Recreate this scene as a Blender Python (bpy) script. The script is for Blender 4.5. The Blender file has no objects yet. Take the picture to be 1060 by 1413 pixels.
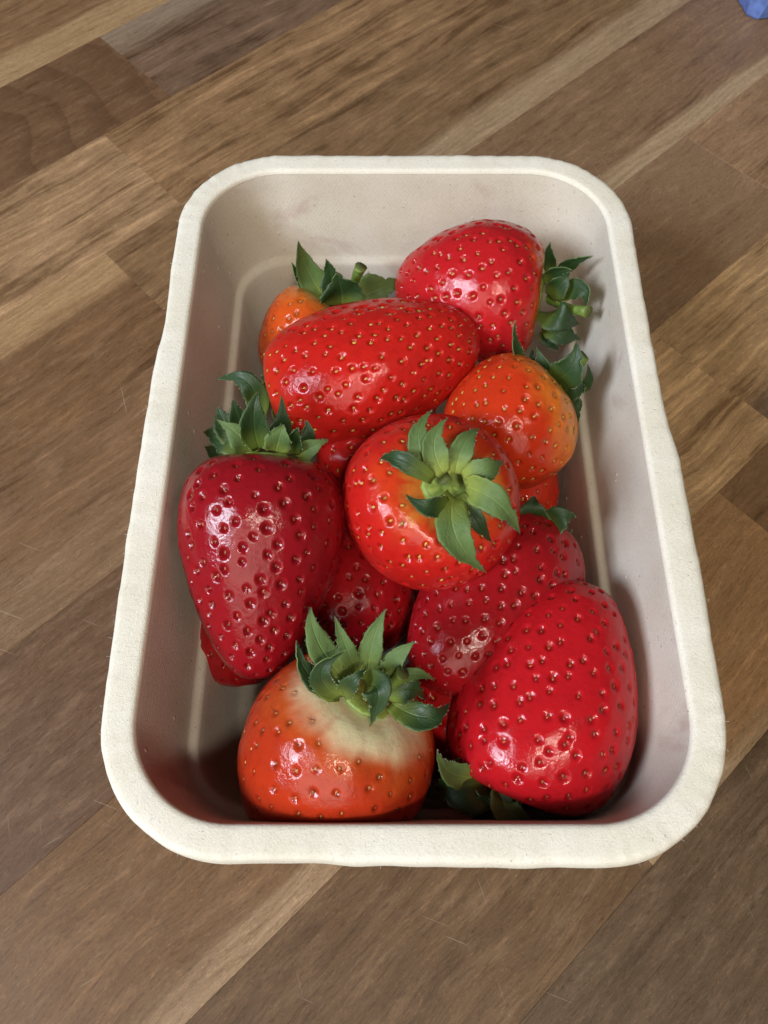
import bpy, math, random
import numpy as np
from mathutils import Vector, Matrix, Quaternion

sc = bpy.context.scene
COL = sc.collection
MM = 0.001

# ------------------------------------------------------------------ camera
cd = bpy.data.cameras.new('camera')
cam = bpy.data.objects.new('camera', cd)
COL.objects.link(cam)
cam.location = (0.0, 0.0, 0.215)
cam.rotation_euler = (math.radians(90 - 64.6), 0, 0)
cd.sensor_fit = 'VERTICAL'
cd.sensor_height = 24.0
cd.lens = 24.0 * 1060 / 1413
cd.clip_start = 0.01
cd.clip_end = 20
cd.dof.use_dof = True
cd.dof.focus_distance = 0.172
cd.dof.aperture_fstop = 24
sc.camera = cam

# ------------------------------------------------------------------ light: a dim room, a window to the left, a warm ceiling lamp and the soft light of the room behind the viewer
wd = bpy.data.worlds.new('World')
sc.world = wd
wd.use_nodes = True
wbg = wd.node_tree.nodes['Background']
wbg.inputs['Color'].default_value = (1.0, 0.93, 0.85, 1)
wbg.inputs['Strength'].default_value = 0.05


def area(name, loc, target, size, size_y, power, color):
    ld = bpy.data.lights.new(name, 'AREA')
    ld.shape = 'RECTANGLE'
    ld.size = size
    ld.size_y = size_y
    ld.energy = power
    ld.color = color
    lo = bpy.data.objects.new(name, ld)
    COL.objects.link(lo)
    lo.location = loc
    d = Vector(target) - Vector(loc)
    lo.rotation_euler = d.to_track_quat('-Z', 'Y').to_euler()
    return lo


window = area('window_light', (-1.10, -0.46, 1.00), (0, 0.09, 0.05), 0.42, 0.50, 25.0, (0.78, 0.86, 1.0))
lamp = area('ceiling_lamp', (0.16, -0.68, 1.39), (0.0, 0.09, 0.05), 0.16, 0.16, 9.5, (1.0, 0.90, 0.75))
room = area('room_light', (-0.40, -1.25, 1.02), (0.0, 0.09, 0.05), 1.5, 0.9, 11.0, (1.0, 0.90, 0.76))

sc.view_settings.view_transform = 'Standard'
sc.view_settings.look = 'None'
sc.view_settings.gamma = 1.0
sc.view_settings.use_curve_mapping = False
sc.view_settings.exposure = -0.06
sc.render.engine = 'CYCLES'
sc.cycles.use_denoising = True
sc.cycles.max_bounces = 6
sc.cycles.sample_clamp_indirect = 4.0


# ------------------------------------------------------------------ helpers
def tag(o, label=None, cat=None, group=None, kind=None):
    if label: o['label'] = label
    if cat: o['category'] = cat
    if group: o['group'] = group
    if kind: o['kind'] = kind
    return o


def mesh_obj(name, verts, faces, mats=None, parent=None, smooth=True, loc=None):
    me = bpy.data.meshes.new(name)
    me.from_pydata([tuple(v) for v in verts], [], faces)
    if smooth:
        me.polygons.foreach_set('use_smooth', [True] * len(me.polygons))
    for m in (mats if isinstance(mats, (list, tuple)) else [mats]):
        if m: me.materials.append(m)
    me.update()
    o = bpy.data.objects.new(name, me)
    COL.objects.link(o)
    if parent: o.parent = parent
    if loc is not None: o.location = loc
    return o


def empty(name, loc):
    o = bpy.data.objects.new(name, None)
    COL.objects.link(o)
    o.location = loc
    o.empty_display_size = 0.01
    return o


class NT:
    """small node-tree writer"""
    def __init__(self, name):
        self.m = bpy.data.materials.new(name)
        self.m.use_nodes = True
        self.t = self.m.node_tree
        self.b = self.t.nodes['Principled BSDF']
        self.out = self.t.nodes['Material Output']

    def n(self, typ, ins=None, **props):
        nd = self.t.nodes.new(typ)
        for k, v in props.items(): setattr(nd, k, v)
        for k, v in (ins or {}).items(): self.set(nd.inputs[k], v)
        return nd

    def set(self, sock, v):
        if isinstance(v, bpy.types.NodeSocket): self.t.links.new(v, sock)
        elif isinstance(v, bpy.types.Node): self.t.links.new(v.outputs[0], sock)
        else: sock.default_value = v

    def p(self, **kw):
        for k, v in kw.items(): self.set(self.b.inputs[k.replace('_', ' ')], v)

    def math(self, op, a, b=0.0, clamp=False):
        nd = self.n('ShaderNodeMath', operation=op, use_clamp=clamp)
        self.set(nd.inputs[0], a); self.set(nd.inputs[1], b)
        return nd.outputs[0]

    def vmath(self, op, a, b=(0, 0, 0)):
        nd = self.n('ShaderNodeVectorMath', operation=op)
        self.set(nd.inputs[0], a); self.set(nd.inputs[1], b)
        return nd.outputs[0]

    def smooth(self, v, lo, hi, a=0.0, b=1.0):
        nd = self.n('ShaderNodeMapRange', interpolation_type='SMOOTHSTEP')
        for i, x in enumerate((v, lo, hi, a, b)): self.set(nd.inputs[i], x)
        return nd.outputs[0]

    def noise(self, vec, scale=1.0, detail=4.0, rough=0.55, dist=0.0):
        nd = self.n('ShaderNodeTexNoise')
        self.set(nd.inputs['Vector'], vec)
        nd.inputs['Scale'].default_value = scale
        nd.inputs['Detail'].default_value = detail
        nd.inputs['Roughness'].default_value = rough
        nd.inputs['Distortion'].default_value = dist
        return nd.outputs[0]

    def mix(self, f, a, b, blend='MIX'):
        nd = self.n('ShaderNodeMix', data_type='RGBA', blend_type=blend)
        self.set(nd.inputs[0], f); self.set(nd.inputs[6], a); self.set(nd.inputs[7], b)
        return nd.outputs[2]

    def mapping(self, vec, scale=(1, 1, 1), rot=(0, 0, 0), loc=(0, 0, 0)):
        nd = self.n('ShaderNodeMapping')
        self.set(nd.inputs['Vector'], vec)
        nd.inputs['Scale'].default_value = scale
        nd.inputs['Rotation'].default_value = rot
        nd.inputs['Location'].default_value = loc
        return nd.outputs[0]

    def attr(self, name, typ='GEOMETRY'):
        return self.n('ShaderNodeAttribute', attribute_name=name, attribute_type=typ)

    def bump(self, h, strength=0.3, dist=0.001, normal=None):
        nd = self.n('ShaderNodeBump')
        self.set(nd.inputs['Height'], h)
        nd.inputs['Strength'].default_value = strength
        nd.inputs['Distance'].default_value = dist
        if normal is not None: self.set(nd.inputs['Normal'], normal)
        return nd.outputs[0]


# ------------------------------------------------------------------ materials
def make_wood():
    w = NT('oiled_wood')
    co = w.n('ShaderNodeTexCoord').outputs['Object']
    rnd = w.n('ShaderNodeObjectInfo')
    mm = w.vmath('MULTIPLY', co, (1000, 1000, 1000))
    shift = w.n('ShaderNodeCombineXYZ', {0: w.math('MULTIPLY', rnd.outputs['Random'], 900.0), 1: w.math('MULTIPLY', rnd.outputs['Random'], 370.0), 2: w.math('MULTIPLY', rnd.outputs['Random'], 51.0)}).outputs[0]
    v = w.vmath('ADD', mm, shift)
    # slow waver of the grain
    wav = w.noise(w.mapping(v, (0.012, 0.02, 0.02)), 1.0, 2.0)
    sep = w.n('ShaderNodeSeparateXYZ', {0: v})
    y2 = w.math('ADD', sep.outputs[1], w.math('MULTIPLY', w.math('SUBTRACT', wav, 0.5), 16.0))
    g = w.n('ShaderNodeCombineXYZ', {0: sep.outputs[0], 1: y2, 2: sep.outputs[2]}).outputs[0]
    band = w.noise(w.mapping(g, (0.010, 0.17, 0.1)), 1.0, 5.0, 0.6)
    streak = w.noise(w.mapping(g, (0.035, 0.62, 0.4)), 1.0, 5.0, 0.65)
    fibre = w.noise(w.mapping(g, (0.20, 1.7, 1.0)), 1.0, 5.0, 0.75)
    blotch = w.noise(w.mapping(g, (0.055, 0.085, 0.05)), 1.0, 4.0, 0.6)
    wear = w.noise(w.mapping(v, (0.07, 0.26, 0.1)), 1.0, 5.0, 0.72)
    grain = w.noise(w.mapping(v, (1.0, 1.7, 1.0)), 1.0, 4.0, 0.8)
    base = w.mix(1.0, rnd.outputs['Color'], (1.14, 0.98, 0.78, 1), 'MULTIPLY')
    contrast = w.attr('["contrast"]', 'OBJECT').outputs['Fac']
    t = w.math('ADD', w.math('MULTIPLY', w.math('SUBTRACT', band, 0.5), 1.5), w.math('MULTIPLY', w.math('SUBTRACT', streak, 0.5), 1.5))
    t = w.math('ADD', t, w.math('MULTIPLY', w.math('SUBTRACT', blotch, 0.5), 0.9))
    t = w.math('MULTIPLY', t, w.math('MULTIPLY', contrast, 1.3))
    dark = w.mix(1.0, base, (0.52, 0.47, 0.42, 1), 'MULTIPLY')
    light = w.mix(1.0, base, (1.55, 1.58, 1.62, 1), 'MULTIPLY')
    c = w.mix(w.smooth(t, -0.65, 0.0), dark, base)
    c = w.mix(w.smooth(t, 0.0, 0.75), c, light)
    # sapwood along one edge of some staves
    sy = w.n('ShaderNodeSeparateXYZ', {0: mm}).outputs[1]
    sedge = w.attr('["sap_at"]', 'OBJECT').outputs['Fac']
    sside = w.attr('["sap_side"]', 'OBJECT').outputs['Fac']
    ssoft = w.attr('["sap_soft"]', 'OBJECT').outputs['Fac']
    sd = w.math('MULTIPLY', w.math('SUBTRACT', w.math('ADD', sy, w.math('MULTIPLY', w.math('SUBTRACT', band, 0.5), 10.0)), sedge), sside)
    sd = w.math('DIVIDE', sd, ssoft)
    sap = w.math('MULTIPLY', w.smooth(sd, -1.0, 1.0), w.math('ABSOLUTE', sside))
    scol = w.attr('["sap_color"]', 'OBJECT').outputs['Color']
    scol = w.mix(w.smooth(streak, 0.3, 0.7), w.mix(1.0, scol, (0.82, 0.78, 0.72, 1), 'MULTIPLY'), w.mix(1.0, scol, (1.12, 1.13, 1.15, 1), 'MULTIPLY'))
    c = w.mix(sap, c, scol)
    # crown-cut rings on one stave
    ring = w.attr('["rings"]', 'OBJECT').outputs['Fac']
    rv = w.n('ShaderNodeSeparateXYZ', {0: mm})
    rx = w.math('MULTIPLY', w.math('ADD', rv.outputs[0], 40.0), 0.42)
    ry = w.math('MULTIPLY', w.math('ADD', rv.outputs[1], 3.0), 1.0)
    rr = w.math('SQRT', w.math('ADD', w.math('MULTIPLY', rx, rx), w.math('MULTIPLY', ry, ry)))
    rr = w.math('ADD', rr, w.math('MULTIPLY', w.math('SUBTRACT', wav, 0.5), 14.0))
    saw = w.math('FRACT', w.math('DIVIDE', rr, 7.5))
    rings = w.math('MULTIPLY', w.smooth(saw, 0.35, 0.97), w.smooth(saw, 1.0, 0.93))
    c = w.mix(w.math('MULTIPLY', rings, w.math('MULTIPLY', ring, 0.45)), c, dark)
    # open pores, fibre and pale rubbed patches
    c = w.mix(w.math('MULTIPLY', w.smooth(fibre, 0.50, 0.68), 0.6), c, w.mix(1.0, c, (0.55, 0.5, 0.46, 1), 'MULTIPLY'))
    c = w.mix(w.math('MULTIPLY', w.smooth(fibre, 0.46, 0.30), 0.42), c, w.mix(1.0, c, (1.5, 1.5, 1.5, 1), 'MULTIPLY'))
    c = w.mix(w.math('MULTIPLY', w.smooth(wear, 0.48, 0.72), 0.38), c, w.mix(0.4, w.mix(1.0, c, (1.7, 1.65, 1.55, 1), 'MULTIPLY'), (0.33, 0.235, 0.145, 1)))
    c = w.mix(w.math('MULTIPLY', w.smooth(grain, 0.56, 0.70), 0.5), c, w.mix(1.0, c, (1.9, 1.85, 1.75, 1), 'MULTIPLY'))
    c = w.mix(w.math('MULTIPLY', w.smooth(grain, 0.44, 0.32), 0.45), c, w.mix(1.0, c, (0.6, 0.56, 0.52, 1), 'MULTIPLY'))
    pore = w.noise(w.mapping(g, (0.62, 2.3, 1.0), (0, 0, 0), (13, 5, 2)), 1.0, 1.5, 0.5)
    c = w.mix(w.math('MULTIPLY', w.smooth(pore, 0.62, 0.70), 0.5), c, w.mix(1.0, c, (0.55, 0.50, 0.45, 1), 'MULTIPLY'))
    c = w.mix(w.math('MULTIPLY', w.smooth(pore, 0.36, 0.29), 0.5), c, w.mix(1.0, c, (1.65, 1.6, 1.5, 1), 'MULTIPLY'))
    # knife scratches over all staves
    wc = w.n('ShaderNodeNewGeometry').outputs['Position']
    wmm = w.vmath('MULTIPLY', wc, (1000, 1000, 1000))
    scr = None
    for ang, sx, sy_, th, lo in ((0.35, 0.035, 1.7, 0.765, 11), (1.25, 0.04, 1.9, 0.77, 57), (2.1, 0.03, 1.6, 0.765, 93), (-0.55, 0.05, 2.2, 0.775, 31)):
        nz = w.noise(w.mapping(w.mapping(wmm, (1, 1, 0), (0, 0, ang)), (sx, sy_, 1), (0, 0, 0), (lo, lo * 1.7, 0)), 1.0, 1.0, 0.4)
        s1 = w.smooth(nz, th, th + 0.05)
        scr = s1 if scr is None else w.math('MAXIMUM', scr, s1)
    c = w.mix(w.math('MULTIPLY', scr, 0.38), c, (0.50, 0.40, 0.29, 1))
    w.p(Base_Color=c, Roughness=w.smooth(wear, 0.3, 0.8, 0.40, 0.60))
    w.b.inputs['Specular IOR Level'].default_value = 0.35
    h = w.math('SUBTRACT', w.math('MULTIPLY', fibre, -0.6), w.math('MULTIPLY', scr, 0.8))
    w.p(Normal=w.bump(h, 0.25, 0.0004))
    return w.m


def make_pulp(name, weave, k=(1, 1, 1)):
    w = NT(name)
    co = w.n('ShaderNodeTexCoord').outputs['Object']
    v = w.vmath('MULTIPLY', co, (1000, 1000, 1000))
    big = w.noise(v, 0.07, 3.0)
    fib = w.noise(w.mapping(v, (1, 1, 1)), 1.1, 5.0, 0.7, 1.2)
    speck = w.noise(v, 0.95, 2.0, 0.5)
    fleck = w.noise(w.mapping(v, (0.35, 1.6, 1.0), (0, 0, 0.6)), 1.0, 2.0, 0.5)
    fleck2 = w.noise(w.mapping(v, (1.7, 0.33, 1.0), (0, 0, 0.4), (40, 7, 3)), 1.0, 2.0, 0.5)
    c = w.mix(w.smooth(big, 0.3, 0.7), (0.80, 0.76, 0.63, 1), (0.87, 0.84, 0.73, 1))
    c = w.mix(w.math('MULTIPLY', w.smooth(fib, 0.55, 0.70), 0.30), c, (0.44, 0.40, 0.30, 1))
    c = w.mix(w.math('MULTIPLY', w.smooth(fib, 0.42, 0.25), 0.4), c, (0.90, 0.87, 0.78, 1))
    c = w.mix(w.math('MULTIPLY', w.smooth(speck, 0.72, 0.77), 0.7), c, (0.22, 0.20, 0.15, 1))
    c = w.mix(w.math('MULTIPLY', w.smooth(fleck, 0.72, 0.77), 0.5), c, (0.30, 0.27, 0.20, 1))
    c = w.mix(w.math('MULTIPLY', w.smooth(fleck2, 0.72, 0.77), 0.5), c, (0.30, 0.27, 0.20, 1))
    cell = w.noise(v, 1.7, 5.0, 0.75, 0.8)
    c = w.mix(w.math('MULTIPLY', w.smooth(cell, 0.52, 0.68), 0.28), c, (0.52, 0.48, 0.39, 1))
    c = w.mix(w.math('MULTIPLY', w.smooth(cell, 0.46, 0.34), 0.45), c, (0.93, 0.91, 0.84, 1))
    stain = w.noise(v, 0.045, 4.0, 0.6, 0.6)
    c = w.mix(w.math('MULTIPLY', w.smooth(stain, 0.56, 0.72), 0.5 if weave else 0.12), c, (0.56, 0.40, 0.36, 1))
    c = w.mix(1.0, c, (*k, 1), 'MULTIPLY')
    w.p(Base_Color=c, Roughness=0.88)
    w.b.inputs['Specular IOR Level'].default_value = 0.2
    h = w.math('ADD', w.math('MULTIPLY', fib, 1.0), w.math('MULTIPLY', w.noise(v, 3.0, 3.0, 0.7), 0.5))
    if weave:
        s = w.n('ShaderNodeSeparateXYZ', {0: v})
        wv = w.math('ADD', w.math('SINE', w.math('MULTIPLY', w.math('ADD', s.outputs[0], s.outputs[2]), 5.5)), w.math('SINE', w.math('MULTIPLY', w.math('SUBTRACT', w.math('ADD', s.outputs[1], s.outputs[0]), s.outputs[2]), 5.5)))
        h = w.math('ADD', w.math('MULTIPLY', h, 0.6), w.math('MULTIPLY', wv, 0.035))
    w.p(Normal=w.bump(h, 0.42, 0.0004 if not weave else 0.0004))
    return w.m


def make_flesh():
    w = NT('strawberry_flesh')
    c = w.attr('tint').outputs['Color']
    co = w.n('ShaderNodeTexCoord').outputs['Object']
    v = w.vmath('MULTIPLY', co, (1000, 1000, 1000))
    n1 = w.noise(v, 0.35, 4.0, 0.6)
    n2 = w.noise(v, 2.6, 3.0, 0.6)
    n3 = w.noise(v, 0.85, 4.0, 0.6)
    c = w.mix(w.math('MULTIPLY', w.smooth(n1, 0.40, 0.72), 0.40), c, w.mix(1.0, c, (0.70, 0.55, 0.55, 1), 'MULTIPLY'))
    c = w.mix(w.math('MULTIPLY', w.smooth(n2, 0.55, 0.8), 0.10), c, w.mix(1.0, c, (1.2, 1.8, 1.8, 1), 'MULTIPLY'))
    w.p(Base_Color=c, Roughness=w.smooth(n1, 0.3, 0.7, 0.09, 0.22))
    b = w.b.inputs
    b['Subsurface Weight'].default_value = 0.4
    b['Subsurface Radius'].default_value = (1.0, 0.22, 0.12)
    b['Subsurface Scale'].default_value = 0.0028
    b['IOR'].default_value = 1.45
    b['Specular IOR Level'].default_value = 0.55
    w.p(Normal=w.bump(w.math('ADD', w.math('MULTIPLY', n2, 0.35), w.math('MULTIPLY', n3, 1.5)), 0.19, 0.0005))
    return w.m


def make_seed(name, col):
    w = NT(name)
    co = w.n('ShaderNodeTexCoord').outputs['Object']
    nz = w.noise(w.vmath('MULTIPLY', co, (1000, 1000, 1000)), 0.25, 2.0)
    d = tuple(x * 0.5 for x in col) + (1,)
    w.p(Base_Color=w.mix(w.smooth(nz, 0.35, 0.65), d, tuple(col) + (1,)), Roughness=0.3)
    return w.m


def make_leaf(name, base, tipc, rough):
    w = NT(name)
    co = w.attr('leaf')          # x: along, y: across -1..1
    s = w.n('ShaderNodeSeparateXYZ', {0: co.outputs['Vector']})
    x, y = s.outputs[0], s.outputs[1]
    oc = w.vmath('MULTIPLY', w.n('ShaderNodeTexCoord').outputs['Object'], (1000, 1000, 1000))
    n1 = w.noise(oc, 0.45, 4.0, 0.65)
    n2 = w.noise(oc, 2.2, 4.0, 0.7)
    ay = w.math('ABSOLUTE', y)
    ph = w.math('ADD', w.math('ADD', w.math('MULTIPLY', x, 34.0), w.math('MULTIPLY', n1, 9.0)), w.math('MULTIPLY', ay, -11.0))
    vein = w.smooth(w.math('SINE', ph), 0.75, 1.0)
    mid = w.smooth(ay, 0.10, 0.0)
    c = w.mix(w.smooth(x, 0.0, 0.42), base, tipc)
    c = w.mix(w.math('MULTIPLY', w.smooth(n1, 0.4, 0.7), 0.45), c, w.mix(1.0, c, (0.62, 0.68, 0.62, 1), 'MULTIPLY'))
    c = w.mix(w.math('MULTIPLY', w.math('MAXIMUM', w.math('MULTIPLY', vein, 0.10), mid), 0.4), c, w.mix(1.0, c, (1.9, 1.7, 1.6, 1), 'MULTIPLY'))
    tipb = w.math('MULTIPLY', w.smooth(x, 0.93, 1.0), w.smooth(n1, 0.35, 0.6))
    c = w.mix(w.math('MULTIPLY', tipb, 0.7), c, (0.16, 0.11, 0.05, 1))
    c = w.mix(w.math('MULTIPLY', w.smooth(ay, 0.86, 1.0), 0.35), c, w.mix(1.0, c, (1.7, 1.5, 1.6, 1), 'MULTIPLY'))
    c = w.mix(w.math('MULTIPLY', s.outputs[2], 0.6), c, (0.30, 0.36, 0.22, 1))
    w.p(Base_Color=c, Roughness=w.smooth(n1, 0.3, 0.7, rough - 0.08, rough + 0.12))
    w.b.inputs['Specular IOR Level'].default_value = 0.45
    w.b.inputs['Subsurface Weight'].default_value = 0.12
    w.b.inputs['Subsurface Radius'].default_value = (0.4, 1.0, 0.2)
    w.b.inputs['Subsurface Scale'].default_value = 0.0012
    h = w.math('ADD', w.math('MULTIPLY', n2, 0.5), w.math('ADD', w.math('MULTIPLY', vein, -0.22), w.math('MULTIPLY', mid, -0.7)))
    w.p(Normal=w.bump(h, 0.5, 0.0003))
    return w.m


def make_plain(name, col, rough, bumps=0.2, scale=1.5):
    w = NT(name)
    oc = w.vmath('MULTIPLY', w.n('ShaderNodeTexCoord').outputs['Object'], (1000, 1000, 1000))
    n1 = w.noise(oc, scale, 4.0, 0.6)
    c = w.mix(w.smooth(n1, 0.3, 0.7), tuple(x * 0.72 for x in col) + (1,), tuple(min(1, x * 1.15) for x in col) + (1,))
    w.p(Base_Color=c, Roughness=rough)
    w.p(Normal=w.bump(n1, bumps, 0.0003))
    return w.m


M_WOOD = make_wood()
M_RIM = make_pulp('moulded_pulp_rim', False)
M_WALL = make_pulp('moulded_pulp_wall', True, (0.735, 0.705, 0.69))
M_FLESH = make_flesh()
M_SEED = {'y': make_seed('seed_yellow', (0.66, 0.37, 0.07)), 'r': make_seed('seed_red', (0.42, 0.07, 0.02)), 'o': make_seed('seed_tan', (0.60, 0.26, 0.07))}
M_LEAF = make_leaf('sepal_upper', (0.15, 0.20, 0.032, 1), (0.023, 0.056, 0.015, 1), 0.46)
M_LEAFB = make_leaf('sepal_under', (0.27, 0.33, 0.06, 1), (0.11, 0.18, 0.052, 1), 0.62)
M_CALYX = make_plain('calyx_green', (0.24, 0.33, 0.06), 0.5, 0.4, 0.8)
M_STEM = make_plain('stem_green', (0.16, 0.25, 0.045), 0.5, 0.4, 0.9)
M_CUT = make_plain('stem_cut', (0.12, 0.15, 0.035), 0.8, 0.4, 3.0)
M_HAIR = make_plain('dry_style', (0.05, 0.03, 0.015), 0.7)
M_FIBRE = make_plain('pulp_fibre', (0.80, 0.78, 0.70), 0.9)
M_BLUE = make_plain('blue_plastic', (0.13, 0.21, 0.52), 0.4, 0.15, 0.3)
M_SLAB = make_plain('worktop_core', (0.12, 0.075, 0.045), 0.7)

# ------------------------------------------------------------------ worktop of glued staves
A = math.radians(47.2)
DX, DY = math.sin(A), math.cos(A)           # along the staves
NX, NY = math.cos(A), -math.sin(A)          # across them
PITCH = 53.4
worktop = mesh_obj('worktop', [(-1.0, -0.8, -0.04), (1.0, -0.8, -0.04), (1.0, 1.2, -0.04), (-1.0, 1.2, -0.04), (-1.0, -0.8, -0.0105), (1.0, -0.8, -0.0105), (1.0, 1.2, -0.0105), (-1.0, 1.2, -0.0105)],
                   [(3, 2, 1, 0), (4, 5, 6, 7), (0, 1, 5, 4), (1, 2, 6, 5), (2, 3, 7, 6), (3, 0, 4, 7)], M_SLAB, smooth=False)
tag(worktop, 'brown butcher block worktop of glued wooden staves under the punnet', kind='structure')


def plank(row, s0, s1, tint, contrast=1.0, sap=None, sap_col=(0.34, 0.225, 0.125), rings=0.0, dz=0.0):
    n0 = -382.6 + row * PITCH
    hw, hl = PITCH / 2 - 0.02, (s1 - s0) / 2 - 0.02
    b = 0.07
    vs = []
    for z, i in ((-10, 0), (-b, 0), (0, b)):
        for sx, sy in ((-1, -1), (1, -1), (1, 1), (-1, 1)):
            vs.append((sx * (hl - i) * MM, sy * (hw - i) * MM, z * MM))
    fs = [(8, 9, 10, 11)]
    for k in (0, 4):
        for q in range(4):
            r = (q + 1) % 4
            fs.append((k + q, k + r, k + 4 + r, k + 4 + q))
    sm, nm = (s0 + s1) / 2, n0 + PITCH / 2
    o = mesh_obj('plank', vs, fs, M_WOOD, worktop, smooth=False)
    o.location = ((sm * DX + nm * NX) * MM, (sm * DY + nm * NY) * MM, dz * MM)
    o.rotation_euler = (0, 0, math.atan2(DY, DX))
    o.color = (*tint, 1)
    o['contrast'] = float(contrast)
    side, at, soft = sap if sap else (0.0, 0.0, 1.0)
    o['sap_side'] = float(side); o['sap_at'] = float(at); o['sap_soft'] = float(soft)
    o['sap_color'] = [float(x) for x in sap_col]
    o['rings'] = float(rings)
    return o


# local +y of a stave points towards smaller n (away from the viewer); -y is its near edge
T_MID, T_DARK, T_GREY, T_WARM, T_PALE = (0.205, 0.135, 0.082), (0.125, 0.080, 0.052), (0.150, 0.108, 0.080), (0.215, 0.132, 0.070), (0.245, 0.170, 0.108)
plank(-2, -500, 700, T_MID)
plank(-1, -500, 120, T_WARM); plank(-1, 120, 700, T_MID)
plank(0, -500, 700, T_MID, 0.9, (-1, -10, 3.0), (0.38, 0.25, 0.13))
plank(1, -500, 134.7, (0.140, 0.088, 0.056), 0.7, rings=1.0); plank(1, 134.7, 700, (0.150, 0.105, 0.082), 1.25, (1, 12, 8), (0.27, 0.20, 0.14))
plank(2, -500, 101, (0.285, 0.205, 0.135), 1.25); plank(2, 101, 700, (0.235, 0.160, 0.098), 1.3, dz=-0.05)
plank(3, -500, 65.8, (0.150, 0.095, 0.056), 0.9, (1, 12, 3.5), (0.36, 0.23, 0.115)); plank(3, 65.8, 700, (0.190, 0.130, 0.080), 1.1, (-1, -13, 4), (0.37, 0.26, 0.155))
plank(4, -500, 150, (0.160, 0.104, 0.066), 1.0, (-1, -6, 9), (0.205, 0.125, 0.068)); plank(4, 150, 700, (0.205, 0.142, 0.097), 0.8, (-1, -19, 2), (0.40, 0.285, 0.17))  # right-hand stave: own wood tone, lifted for the brighter light there
plank(5, -500, 90, (0.116, 0.075, 0.051), 0.6); plank(5, 90, 272.6, (0.225, 0.16, 0.113), 0.55); plank(5, 272.6, 700, (0.25, 0.175, 0.118), 0.9)  # wood tones with light fall-off mixed in: near stave darkened, right-hand ones lifted
plank(6, -500, 60, (0.142, 0.089, 0.049), 0.7, (-1, -20, 3), (0.30, 0.20, 0.115)); plank(6, 60, 185, (0.39, 0.29, 0.185), 1.3, dz=-0.04); plank(6, 185, 700, (0.35, 0.26, 0.165), 1.3, (-1, -14, 5), (0.19, 0.125, 0.078))  # likewise dimmed near and brightened at right, light painted into the tint
plank(7, -500, 52, (0.108, 0.070, 0.041), 0.9); plank(7, 52, 151, (0.285, 0.19, 0.112), 0.7, (-1, -23, 2.0), (0.30, 0.20, 0.11)); plank(7, 151, 700, (0.19, 0.125, 0.078), 0.8)  # added joint under the punnet: near part tinted for dimmer light, right for brighter
plank(8, -500, 700, (0.092, 0.065, 0.043), 0.8)  # own dark tone, deepened for the weaker light near the viewer
plank(9, -500, 700, T_MID)
plank(10, -500, 700, T_DARK)

# ------------------------------------------------------------------ moulded pulp punnet
X0, X1, Y0, Y1, RC, ZR = -55.9, 67.4, 2.6, 187.0, 27.0, 60.0


def ring_dirs():
    pts = []
    def side(ax, ay, bx, by, dx, dy, n):
        for i in range(n):
            t = i / n
            pts.append((ax + (bx - ax) * t, ay + (by - ay) * t, dx, dy))
    def corner(cx, cy, a0, n):
        for i in range(n):
            a = a0 + math.pi / 2 * i / n
            pts.append((cx, cy, math.cos(a), math.sin(a)))
    xl, xr, yb, yt = X0 + RC, X1 - RC, Y0 + RC, Y1 - RC
    side(xr, yb, xr, yt, 1, 0, 110); corner(xr, yt, 0, 48)
    side(xr, yt, xl, yt, 0, 1, 64); corner(xl, yt, math.pi / 2, 48)
    side(xl, yt, xl, yb, -1, 0, 110); corner(xl, yb, math.pi, 48)
    side(xl, yb, xr, yb, 0, -1, 64); corner(xr, yb, 1.5 * math.pi, 48)
    return pts


RD = ring_dirs()
PX, PY = (X0 + X1) / 2, (Y0 + Y1) / 2


def sstep(a, b, x):
    t = max(0.0, min(1.0, (x - a) / (b - a)))
    return t * t * (3 - 2 * t)


rw = random.Random(5)
WOB = [(rw.uniform(0.02, 0.09), rw.uniform(0, 6.28), k) for k in range(3, 60, 2)]


def wob(i):
    u = 2 * math.pi * i / len(RD)
    return sum(a * math.sin(k * u + p) * 0.55 for a, p, k in WOB)


def out_shift(i):
    cx, cy, dx, dy = RD[i]
    s = 0.55 * wob(i)
    wx, wl, wy = sstep(0.1, 1, dx), sstep(0.1, 1, -dx), sstep(0.3, 1, -dy)
    s += wx * (1.0 * sstep(99, 88, cy) * sstep(10, 60, cy) - 0.5 * sstep(88, 112, cy) * sstep(165, 130, cy))
    s += wl * (0.7 * sstep(124, 112, cy) * sstep(20, 70, cy) + 0.4 * sstep(150, 128, cy) * sstep(118, 124, cy) * -1)
    s += wy * (-0.5 * sstep(-4, -16, cx) * sstep(-40, -24, cx) + 0.3 * sstep(8, 30, cx))
    return s


LEAN = 0.085


def loft(profile, outer_rows, lean=LEAN):
    vs, fs = [], []
    n = len(RD)
    for j, (o, z) in enumerate(profile):
        wgt = outer_rows.get(j, 0.0)
        for i, (cx, cy, dx, dy) in enumerate(RD):
            r = RC - o + wgt * out_shift(i)
            zz = z + (0.7 * wgt * wob((i * 3 + 40) % n) if wgt else 0.0)
            vs.append(((cx + dx * r - PX) * MM, (cy + dy * r - PY - lean * max(0.0, 59.5 - z)) * MM, zz * MM))
    for j in range(len(profile) - 1):
        for i in range(n):
            k = (i + 1) % n
            fs.append((j * n + i, j * n + k, (j + 1) * n + k, (j + 1) * n + i))
    return vs, fs


def bez(p, q, k):
    return [(p[0] + (q[0] - p[0]) * t / k, p[1] + (q[1] - p[1]) * t / k) for t in range(1, k + 1)]


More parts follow.
